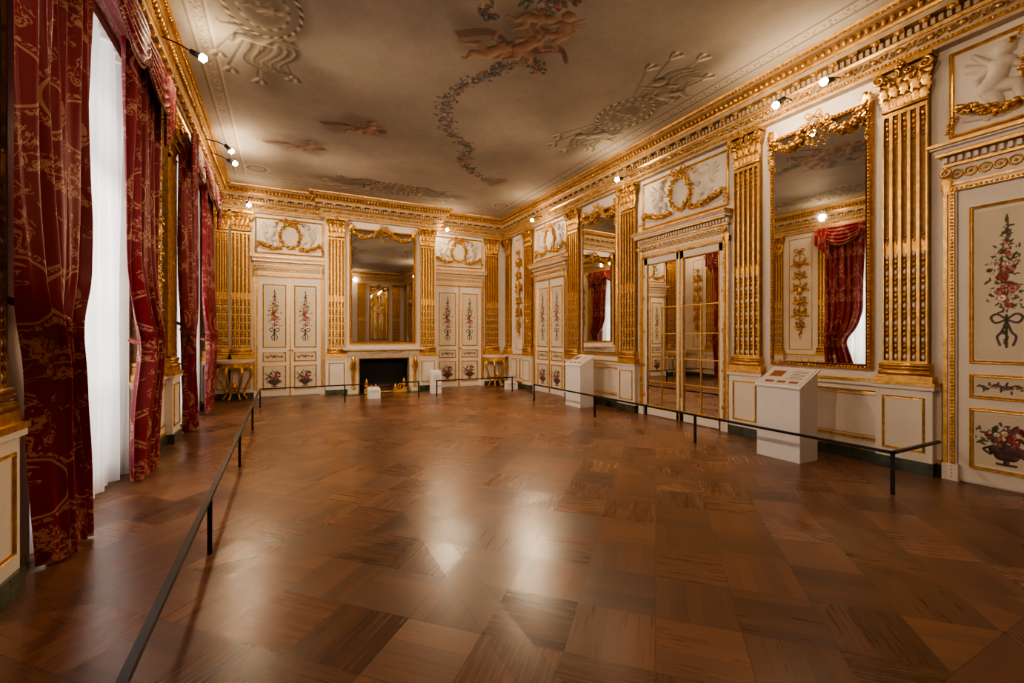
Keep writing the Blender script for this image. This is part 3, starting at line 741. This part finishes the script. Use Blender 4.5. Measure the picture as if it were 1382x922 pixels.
# mirrored french door
hw = .92; m = M(True); casing(m, hw); lw = hw-.10
m.box(-lw, lw, 0, .015, 0, 2.82, 'white')
for d in (-1, 1):
    cx = d*lw/2; h2 = lw/2-.004
    for a, b_ in ((cx-h2, cx-h2+.07), (cx+h2-.07, cx+h2)): m.box(a, b_, .015, .04, .015, 2.815, 'white')
    m.box(cx-h2, cx+h2, .015, .04, .015, .18, 'white'); m.box(cx-h2, cx+h2, .015, .04, 2.70, 2.815, 'white')
    m.box(cx-h2+.07, cx+h2-.07, .015, .022, .18, 2.70, 'mirror')
    m.frame(cx-h2+.06, cx+h2-.06, .17, 2.71, .018, .02, 'gold', .03)
    m.box(cx-.007, cx+.007, .022, .036, .19, 1.92, 'gold')
    for z in (.62, 1.04, 1.46, 1.92): m.box(cx-h2+.07, cx+h2-.07, .022, .036, z-.007, z+.007, 'gold')
    for z in (.35, .9, 1.5, 2.1, 2.5): m.lump((d*(lw-.01), .05, z), .018, 'gold', (1, 1, 2))
m.box(-.014, .014, .04, .056, .02, 2.81, 'gold'); m.tube([(.04, .05, .4), (.04, .07, .45), (.04, .07, 1.9), (.04, .05, 1.95)], .009, 'gold', 6)
putw(m.mesh('french_door'), 'door_6', 'R', 5.3)
od = putw(overdoor_mesh(hw-.03), 'overdoor_relief', 'R', 5.3); put(putti_mesh(hw-.07), 'putti', (0, 0, 0), 0, od)

# ------------------------------------------------------------------ wall mirrors
def mirror_mesh(hw, z0, z1, ol=.03, orr=.03):
    m = M(True)
    a, c = hw-.03, z0+.03; e = z1-.03   # glass hung with a very slight yaw inside the frame
    m.add([(-a, 0, c), (a, 0, c), (a, orr, c), (-a, ol, c), (-a, 0, e), (a, 0, e), (a, orr, e), (-a, ol, e)],
          [(0,3,2,1),(4,5,6,7),(0,1,5,4),(1,2,6,5),(2,3,7,6),(3,0,4,7)], 'mirror')
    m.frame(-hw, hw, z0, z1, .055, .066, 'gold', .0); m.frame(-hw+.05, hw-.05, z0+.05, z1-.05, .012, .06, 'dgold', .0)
    for zz in (z0+.03, z1-.03):
        x = -hw+.03
        while x < hw-.02: m.lump((x, .060, zz), .015, 'gold'); x += .04
    for xx in (-hw+.03, hw-.03):
        z = z0+.05
        while z < z1: m.lump((xx, .060, z), .015, 'gold'); z += .04
    zt = z1-.02
    for d in (-1, 1):
        garland(m, swag_pts(d*.10, d*(hw-.04), zt+.04, .20, .09, zt-.02), .06, 'gold', .028, 5)
        garland(m, [(d*(hw-.03), .09, zt+.02), (d*(hw-.02), .08, zt-.2), (d*(hw-.02), .07, zt-.40)], .04, 'gold', .035, 3)
        garland(m, [(d*.08, .08, zt+.02), (d*.10, .08, zt-.15), (d*.04, .08, zt-.26)], .035, 'gold', .03, 3)
        m.leaf(d*(hw-.04), .06, zt-.02, .12, .14, .05, 'gold')
    garland(m, [(.09*cos(q), .09, zt+.0+.09*sin(q)) for q in np.linspace(0, 2*pi, 9)], .04, 'gold', .03, 3)
    bow(m, 0, .10, zt+.08, .10)
    return m.mesh('mirror')
MM = mirror_mesh(.585, 1.03, 4.05, .052, .006)
for a in (5.3-2.13, 5.3+2.13): putw(MM, 'wall_mirror', 'R', a)
putw(mirror_mesh(.83, 1.22, 4.10), 'overmantel_mirror', 'C', CX)
putw(mirror_mesh(.50, 1.22, 4.10), 'wall_mirror', 'F', 4.5)
putw(mirror_mesh(.50, 1.22, 4.10), 'wall_mirror', 'F', 0.0)

# ------------------------------------------------------------------ arabesque reliefs
def arabesque(w):
    m = M(True); z0, z1 = 1.05, 4.15
    m.frame(-w/2, w/2, z0, z1, .02, .015, 'gold', 0)
    s = w/.6
    m.tube([(0, .03, 1.5), (0, .03, 3.8)], .012, 'gold', 6)
    bow(m, 0, .05, 3.78, .14*s)
    levels = [(3.45, 1.0), (3.1, .8), (2.75, 1.05), (2.4, .85), (2.05, 1.0), (1.72, .6)]
    for j, (z, k) in enumerate(levels):
        for d in (-1, 1):
            m.tube(spiral(d*.10*s*k, .04, z, .07*s*k, 1.4, -d, pi if d > 0 else 0), .014, 'gold', 5)
            m.leaf(0, .02, z-.05, .10, .20*k, .06, 'gold', d*.9); m.leaf(d*.1*s*k, .02, z+.02, .08, .15*k, .05, 'gold', d*.4)
            m.leaf(d*.12*s*k, .02, z-.02, .07, .13*k, .05, 'gold', d*2.0)
        for q in range(14): m.lump((random.gauss(0, .06*s), .05, z+random.gauss(0, .08)), random.uniform(.016, .036), 'gold', jit=.3)
    for d in (-1, 1): garland(m, [(0, .05, 2.3), (d*.14*s, .05, 2.2), (d*.12*s, .05, 1.95), (0, .05, 1.85)], .03, 'gold', .035, 2)
    for q in range(16): m.lump((random.gauss(0, .03), .04, 1.62-.02*q), .028-.0012*q, 'gold', jit=.3)
    m.lathe((0, .05, 2.58), [(.02, 0), (.05, .03), (.07, .1), (.05, .16), (.03, .18), (.06, .2)], 'gold', 10, .6)
    return m.mesh('arabesque')
AM = arabesque(.6)
for a in (6.78, 2.64): putw(AM, 'arabesque_relief', 'L', a)
AS = arabesque(.42)
for a in (11.02, -.42): putw(AS, 'arabesque_relief', 'R', a)
putw(AS, 'arabesque_relief', 'L', 11.1)

# ------------------------------------------------------------------ fireplace
m = M(True)
for d in (-1, 1):
    m.box(*sorted((d*.62, d*.90)), 0, .14, 0, .94, 'marble'); m.box(*sorted((d*.66, d*.86)), .14, .20, .0, .12, 'marble')
    m.tube(spline([(d*.76, .18, .12), (d*.76, .17, .35), (d*.76, .20, .6), (d*.76, .26, .80), (d*.76, .22, .90)], 6), [.03+.02*k/24 for k in range(25)], 'gold', 8)
    m.leaf(d*.76, .2, .55, .14, .3, .08, 'gold'); m.lump((d*.76, .24, .86), .05, 'gold'); m.lump((d*.76, .2, .15), .045, 'gold')
m.box(-.62, .62, 0, .12, .86, .96, 'marble'); m.frame(-.63, .63, -.02, .885, .03, .03, 'gold', .12)
m.box(-.90, .90, 0, .16, .94, 1.06, 'marble')
garland(m, swag_pts(-.45, 0, 1.04, .05, .17), .03, 'gold', .03, 3); garland(m, swag_pts(0, .45, 1.04, .05, .17), .03, 'gold', .03, 3)
m.box(-.95, .95, 0, .24, 1.06, 1.085, 'gold'); m.box(-1.0, 1.0, 0, .29, 1.085, 1.13, 'marble')
m.box(-1.0, 1.0, .16, .42, .0, .015, 'green')
fp = putw(m.mesh('fireplace_mantel'), 'fireplace_mantel', 'C', CX)
m = M(True)
for d in (-1, 1):
    m.box(*sorted((d*.18, d*.52)), .22, .32, .015, .09, 'gold')
    for k in range(5): m.lump((d*(.2+.075*k), .31, .11), .03, 'gold', jit=.3)
    m.lathe((d*.46, .27, .09), [(.05, 0), (.02, .03), (.045, .08), (.06, .14), (.03, .19), (.045, .21), (.02, .25), (.005, .30)], 'gold', 10)
    m.lathe((d*.24, .27, .09), [(.04, 0), (.02, .03), (.04, .07), (.02, .12), (.005, .16)], 'gold', 10)
    m.tube(spiral(d*.35, .29, .17, .07, 1.3, d), .015, 'gold', 5)
m.box(-.2, .2, .23, .27, .03, .06, 'gold')
putw(m.mesh('fireplace_andirons'), 'fireplace_andirons', 'C', CX)
m = M()
for k, (yy, z) in enumerate(((.10, .05), (.2, .05), (.15, .13))): m.tube([(CX-.3, y0+yy, z), (CX+.3, y0+yy+.02, z+.005)], .05, 'wood', 8)
put(m.mesh('fire_logs'), 'fire_logs')

# ------------------------------------------------------------------ console tables
def console(hw):
    m = M(True); n_ = 14
    def half(r_, d_, z, ): return [(r_*cos(pi*k/n_), .05+d_*sin(pi*k/n_), z) for k in range(n_+1)]
    for r_, d_, za, zb, mt in ((hw, .40, .83, .87, 'marble'), (hw-.03, .37, .72, .83, 'gold')):
        a, b_ = half(r_, d_, za), half(r_, d_, zb); k = n_+1
        m.add(a+b_, [(i, (i+1) % k, k+(i+1) % k, k+i) for i in range(k)]+[tuple(range(k)), tuple(range(k, 2*k))], mt)
    garland(m, [(hw*.92*cos(pi*k/8), .07+.36*sin(pi*k/8), .72-.04*(k % 2)) for k in range(9)], .03, 'gold', .03, 3, 0)
    for q in (.12, .36, .64, .88):
        a = pi*q; cxq, sq = cos(a), sin(a)
        m.tube(spline([((hw-.05)*cxq, .05+.34*sq, .74), ((hw-.02)*cxq, .05+.38*sq, .58), (hw*.62*cxq, .05+.26*sq, .3), (hw*.5*cxq, .05+.22*sq, .12), (hw*.66*cxq, .05+.28*sq, .03)], 5), [.035-.0009*k for k in range(21)], 'gold', 7)
        m.lump((hw*.66*cxq, .05+.28*sq, .03), .03, 'gold'); m.lump((hw*.95*cxq, .05+.37*sq, .62), .035, 'gold', jit=.3)
    m.tube(spline([(-hw*.5, .12, .14), (0, .24, .2), (hw*.5, .12, .14)], 6), .02, 'gold', 6)
    m.lathe((0, .24, .2), [(.03, 0), (.02, .02), (.05, .06), (.06, .12), (.03, .16), (.04, .18)], 'gold', 10)
    return m.mesh('console')
CM = console(.37)
putw(CM, 'console_table', 'B', -.98).location.y -= .14
putw(CM, 'console_table', 'B', 5.42).location.y -= .14

# ------------------------------------------------------------------ windows, sheers, curtains
wi = 0
for (a, b_) in WIN:
    wi += 1; m = M(); xf0, xf1 = XL-.30, XL-.24; c = (a+b_)/2
    m.box(xf0-.02, xf1+.02, a, a+.09, 0, WT, 'winw'); m.box(xf0-.02, xf1+.02, b_-.09, b_, 0, WT, 'winw'); m.box(xf0, xf1, c-.06, c+.06, 0, WT, 'winw')
    m.box(xf0, xf1, a, b_, 0, .35, 'winw'); m.box(xf0, xf1, a, b_, WT-.1, WT, 'winw'); m.box(xf0, xf1, a, b_, 2.9, 3.02, 'winw')
    for z in (.95, 1.6, 2.25, 3.55): m.box(xf0+.01, xf1-.01, a, b_, z-.015, z+.015, 'winw')
    for yy in ((a+c)/2, (b_+c)/2): m.box(xf0+.01, xf1-.01, yy-.015, yy+.015, 0, WT, 'winw')
    put(m.mesh('window'), 'window_%d' % wi)
    ns, nz_ = 300, 30
    s = np.linspace(0, 1, ns)[:, None]; z = np.linspace(.03, 4.1, nz_)[None]
    yy = a+.02+(b_-a-.04)*s+0*z
    xx = XL-.07+.05*np.sin(s*2*pi*11+.6*np.sin(z*.9))+.03*np.sin(s*2*pi*5+1+z*.3)+.012*np.sin(s*2*pi*29)+0*z
    P = np.stack([xx, yy, z+0*s], -1); put(grid_mesh('sheer', P, MAT['sheer']), 'sheer_curtain')
    L = bpy.data.lights.new('daylight', 'AREA'); L.shape = 'RECTANGLE'; L.size = 2.6; L.size_y = 4.4; L.energy = 290 if wi > 1 else 80; L.color = (.97, .96, 1.0)
    lo = bpy.data.objects.new('window_daylight', L); scene.collection.objects.link(lo); lo.location = (XL-1.2, c, 2.2); lo.rotation_euler = (0, -pi/2, 0)

def curtain(yo, yi_top, yi_tie, yi_bot, yo_bot, folds, ztie=1.45, seed=0):
    ns, nz_ = 190, 130
    s = np.linspace(0, 1, ns)[:, None]*np.ones((1, nz_)); z = np.linspace(0.015, 4.15, nz_)[None]*np.ones((ns, 1))
    def interp(zz, pts): return np.interp(zz, [p[0] for p in pts], [p[1] for p in pts])
    def smooth(v):
        k = np.ones(9)/9; pad = np.pad(v[0], 4, mode='edge'); return np.convolve(pad, k, 'valid')[None]*np.ones((ns, 1))
    yi = smooth(interp(z, [(0, yi_bot), (.6, yi_bot+(yi_tie-yi_bot)*.2), (ztie-.1, yi_tie), (ztie, yi_tie), (ztie+.25, yi_tie+(yi_top-yi_tie)*.55), (ztie+.7, yi_tie+(yi_top-yi_tie)*.92), (4.15, yi_top)]))
    yo_ = smooth(interp(z, [(0, yo_bot), (ztie-.3, yo+(yo_bot-yo)*.5), (ztie+.1, yo), (4.15, yo)]))
    y = yo_+(yi-yo_)*s
    wid = np.abs(yi-yo_)
    full = abs(yi_top-yo)
    amp = .04+.05*(1-wid/full)+.010*np.sin(z*2+seed)
    ph = seed+.35*np.sin(z*1.3+seed)+.25*np.sin(s*9+z*.8)
    x = XL+.16+amp*np.sin(s*2*pi*folds+ph)+.02*np.sin(s*2*pi*folds*2.3+z+seed)+.03*np.exp(-((z-ztie)/.5)**2)
    y = y+.016*np.sin(s*2*pi*folds*.7+z*2+seed)
    P = np.stack([x, y, z], -1)
    uv = np.stack([s*full*1.7, z], -1)
    return grid_mesh('curtain', P, MAT['damask'], uv=uv)
def uvd(me):
    if not me.uv_layers: me.uv_layers.new(name='UVMap')
    return me
def tieback(ob, y0_, y1_, z):
    m = M(); m.tube(spline([(XL+.02, y0_, z+.12), (XL+.2, (y0_*.6+y1_*.4), z+.04), (XL+.25, (y0_+y1_)/2, z), (XL+.16, y1_, z-.01), (XL+.05, y1_, z+.02)], 6), .022, 'damask', 7)
    m.lump((XL+.24, y0_, z-.05), .018, 'dgold', (1, 1, 1.4)); m.lump((XL+.24, y0_, z-.12), .018, 'dgold', (1, 1, 2.2))
    put(uvd(m.mesh('tieback')), 'tieback', (0, 0, 0), 0, ob)
for (a, b_) in WIN:
    c = (a+b_)/2
    A = put(curtain(a-.56, a+.42, a-.08, a+.30, a-.14, 5, 1.5, 1.0+a), 'window_curtain'); tieback(A, a-.4, a-.08, 1.5)
    B = put(curtain(b_+.25, b_-.62, b_-.22, b_-.45, b_+.22, 5, 1.35, 2.0+a), 'window_curtain'); tieback(B, b_+.24, b_-.2, 1.35)
    ya, yb = a-.45, b_+.30; top = 4.25; par_ = None
    nsw = 3; W_ = (yb-ya)/nsw
    for k in range(nsw):
        ns, nt_ = 40, 36
        s = np.linspace(0, 1, ns)[:, None]*np.ones((1, nt_)); t = np.linspace(0, 1, nt_)[None]*np.ones((ns, 1))
        yy = ya+W_*(k-.08)+W_*1.16*s
        z = top-t*(.14+.36*4*s*(1-s))
        x = XL+.27+.05*np.sin(pi*s)*t+.03*np.sin(t*2*pi*5+s*1.0)*np.sin(pi*s)**.5+.02*(k % 2)
        me = grid_mesh('swag', np.stack([x, yy, z], -1), MAT['damask'], uv=np.stack([s*W_*1.3, z], -1))
        ob = put(me, 'window_valance' if par_ is None else 'swag', (0, 0, 0), 0, par_); par_ = par_ or ob
    for k, yc in enumerate((ya+.02, yb-.02)):
        ns, nt_ = 60, 30
        s = np.linspace(0, 1, ns)[:, None]*np.ones((1, nt_)); t = np.linspace(0, 1, nt_)[None]*np.ones((ns, 1))
        q = s if k == 0 else 1-s
        yy = yc+(q-.5)*.34; z = top-t*(.80-.4*q)
        x = XL+.29+.03*np.sin(s*2*pi*4)
        me = grid_mesh('jabot', np.stack([x, yy, z], -1), MAT['damask'], uv=np.stack([s*.6, z], -1)); put(me, 'jabot', (0, 0, 0), 0, par_)
    m = M(); m.box(XL+.0, XL+.22, ya-.03, yb+.03, 4.20, 4.265, 'damask')
    for k in range(nsw):
        for j in range(44):
            s_ = j/43; m.tube([(XL+.275+.05*sin(pi*s_), ya+W_*(k-.08+1.16*s_), top-(.14+.36*4*s_*(1-s_))+.01), (XL+.275+.05*sin(pi*s_), ya+W_*(k-.08+1.16*s_), top-(.14+.36*4*s_*(1-s_))-.03)], .006, 'dgold', 4)
    put(uvd(m.mesh('pelmet')), 'pelmet_board', (0, 0, 0), 0, par_)

# ------------------------------------------------------------------ barrier rails
RZ = .37
def rail(pts, posts):
    m = M()
    for (a, b_) in zip(pts[:-1], pts[1:]):
        xa, xb = sorted((a[0], b_[0])); ya, yb = sorted((a[1], b_[1])); m.box(xa-.015, xb+.015, ya-.015, yb+.015, RZ-.012, RZ+.012, 'black')
    for (x, y) in posts:
        m.box(x-.013, x+.013, y-.013, y+.013, 0, RZ-.01, 'black')
    put(m.mesh('barrier_rail'), 'barrier_rail')
rail([(-.43, 1.3), (-.43, 10.1), (2.75, 10.1)], [(-.43, 1.3), (-.43, 3.45), (-.43, 5.6), (-.43, 7.75), (-.43, 10.1), (1.15, 10.1), (2.75, 10.1)])
rail([(3.2, 10.15), (5.2, 10.15)], [(3.2, 10.15), (5.2, 10.15)])
rail([(5.72, 1.98), (4.82, 1.98), (4.82, 8.37)], [(4.82, 1.98), (4.82, 4.12), (4.82, 6.25), (4.82, 8.37)])

# ------------------------------------------------------------------ information pedestals
def pedestal(x0_, x1_, ya, yb, zf, zb):
    m = M()
    m.add([(x0_, ya, 0), (x1_, ya, 0), (x1_, yb, 0), (x0_, yb, 0), (x0_, ya, zf), (x1_, ya, zb), (x1_, yb, zb), (x0_, yb, zf)],
          [(0, 3, 2, 1), (0, 1, 5, 4), (1, 2, 6, 5), (2, 3, 7, 6), (3, 0, 4, 7)], 'pedw')
    e = .02; sl = (zb-zf)/(x1_-x0_)
    def top(x, y, o): return (x, y, zf+(x-x0_)*sl+o)
    def slab(xa, xb, y0_, y1_, o0, o1, mt):
        m.add([top(xa, y0_, o0), top(xb, y0_, o0), top(xb, y1_, o0), top(xa, y1_, o0), top(xa, y0_, o1), top(xb, y0_, o1), top(xb, y1_, o1), top(xa, y1_, o1)],
              [(0, 3, 2, 1), (4, 5, 6, 7), (0, 1, 5, 4), (1, 2, 6, 5), (2, 3, 7, 6), (3, 0, 4, 7)], mt)
    slab(x0_-e, x1_+e, ya-e, yb+e, 0, .02, 'pedw'); slab(x0_, x1_, ya, yb, .02, .028, 'label')
    w = yb-ya; d = x1_-x0_
    for k in range(6): slab(x0_+d*(.35+.09*k), x0_+d*(.37+.09*k), ya+w*.1, ya+w*(.45-.05*(k % 2)), .028, .029, 'ink')
    slab(x0_+d*.45, x0_+d*.8, ya+w*.6, yb-w*.10, .028, .0292, 'inkr')
    for k in range(3): slab(x0_+d*.10, x0_+d*.22, ya+w*(.1+.28*k), ya+w*(.30+.28*k), .028, .0292, 'inkr')
    put(m.mesh('information_pedestal'), 'information_pedestal')
pedestal(5.06, 5.40, 2.92, 3.42, .83, 1.0)
pedestal(5.20, 5.52, 7.2, 7.72, .83, 1.0)
def smallbox(x, y, w, hgt, d=.2):
    m = M(); m.add([(x-w/2, y-d/2, 0), (x+w/2, y-d/2, 0), (x+w/2, y+d/2, 0), (x-w/2, y+d/2, 0), (x-w/2, y-d/2, hgt-.05), (x+w/2, y-d/2, hgt-.05), (x+w/2, y+d/2, hgt), (x-w/2, y+d/2, hgt)],
                   [(0, 3, 2, 1), (4, 5, 6, 7), (0, 1, 5, 4), (1, 2, 6, 5), (2, 3, 7, 6), (3, 0, 4, 7)], 'pedw')
    m.box(x-w*.35, x+w*.35, y-d*.52, y-d/2, hgt*.55, hgt*.8, 'label')
    put(m.mesh('label_stand'), 'label_stand')
smallbox(3.36, 10.75, .24, .58); smallbox(1.82, 10.5, .26, .25); smallbox(5.42, 10.65, .3, .22)

# ------------------------------------------------------------------ spotlights
LC = (1.0, .74, .48)
def spot(p, tgt, power, size=95, spill=10):
    p = np.array(p, float); t = np.array(tgt, float); d = (t-p)/np.linalg.norm(t-p)
    m = M(); q = p
    m.tube([q-d*.11, q-d*.01], [.028, .036], 'black', 10); m.lump(q+d*.016, .046, 'glow', (1, 1, 1), 0)
    wx = p[0]-.35 if p[0] < CX-2 else (p[0]+.3 if p[0] > CX+2 else p[0]); wy = p[1]
    if CX-2 <= p[0] <= CX+2: wy = p[1]+(.35 if p[1] > 5 else -.35)
    m.tube([q-d*.1, (q-d*.1)*.5+np.array([wx, wy, p[2]+.15])*.5, (wx, wy, p[2]+.12)], .008, 'black', 6)
    ob = put(m.mesh('spotlight_lamp'), 'spotlight_lamp')
    L = bpy.data.lights.new('bulb', 'SPOT'); L.energy = power; L.spot_size = radians(size); L.spot_blend = .9; L.shadow_soft_size = .05; L.color = LC
    lo = bpy.data.objects.new('bulb', L); scene.collection.objects.link(lo); lo.location = p+d*.12
    lo.rotation_euler = Vector(d).to_track_quat('-Z', 'Y').to_euler(); lo.parent = ob
    L = bpy.data.lights.new('bulb_spill', 'POINT'); L.energy = spill; L.shadow_soft_size = .05; L.color = LC
    lo = bpy.data.objects.new('bulb_spill', L); scene.collection.objects.link(lo); lo.location = p+d*.12-np.array([0, 0, .05]); lo.parent = ob
spot((-.82, 5.95, 4.5), (5.8, 5.4, 1.6), 320)
spot((-.80, 9.3, 4.5), (5.8, 9.6, 1.8), 340)
spot((-.80, 8.7, 4.5), (2.6, 11.9, 1.8), 360)
spot((-.82, 2.3, 4.5), (5.8, 2.8, 2.4), 200, 64)
spot((5.42, 2.85, 4.28), (-1.4, 5.0, 1.8), 130, 80)
spot((5.42, 3.4, 4.28), (1.2, 7.0, 0), 120, 80)
spot((5.42, 6.35, 4.28), (-1.4, 7.2, 1.8), 260)
spot((5.42, 9.5, 4.28), (1.8, 5.6, 0), 360, 80)
spot((-.7, 11.3, 4.3), (1.6, 7, 0), 120, 85)
spot((3.9, 11.45, 4.3), (2.4, 6.2, 0), 230, 85)
spot((1.3, -.8, 4.35), (2.2, 11.9, 2.2), 820, 44)  # unseen pair behind the camera, set strong to brighten the back wall
spot((3.2, -.8, 4.35), (4.2, 11.9, 2.2), 820, 44)

# world
w = bpy.data.worlds.new('World'); scene.world = w; w.use_nodes = True
bg = w.node_tree.nodes['Background']; bg.inputs[0].default_value = (.8, .88, 1, 1); bg.inputs[1].default_value = 1.0
# camera
cam = bpy.data.cameras.new('camera'); cam.lens = 36*600/1382; cam.sensor_width = 36; cam.clip_start = .02; cam.shift_y = -6/1382
co = bpy.data.objects.new('camera', cam); scene.collection.objects.link(co)
co.location = (0, 0, 1.4); co.rotation_euler = (pi/2, 0, -math.atan(307/600)); scene.camera = co
try:
    scene.view_settings.view_transform = 'AgX'; scene.view_settings.look = 'AgX - Medium High Contrast'; scene.view_settings.exposure = 0.10
except Exception as e: print(e)
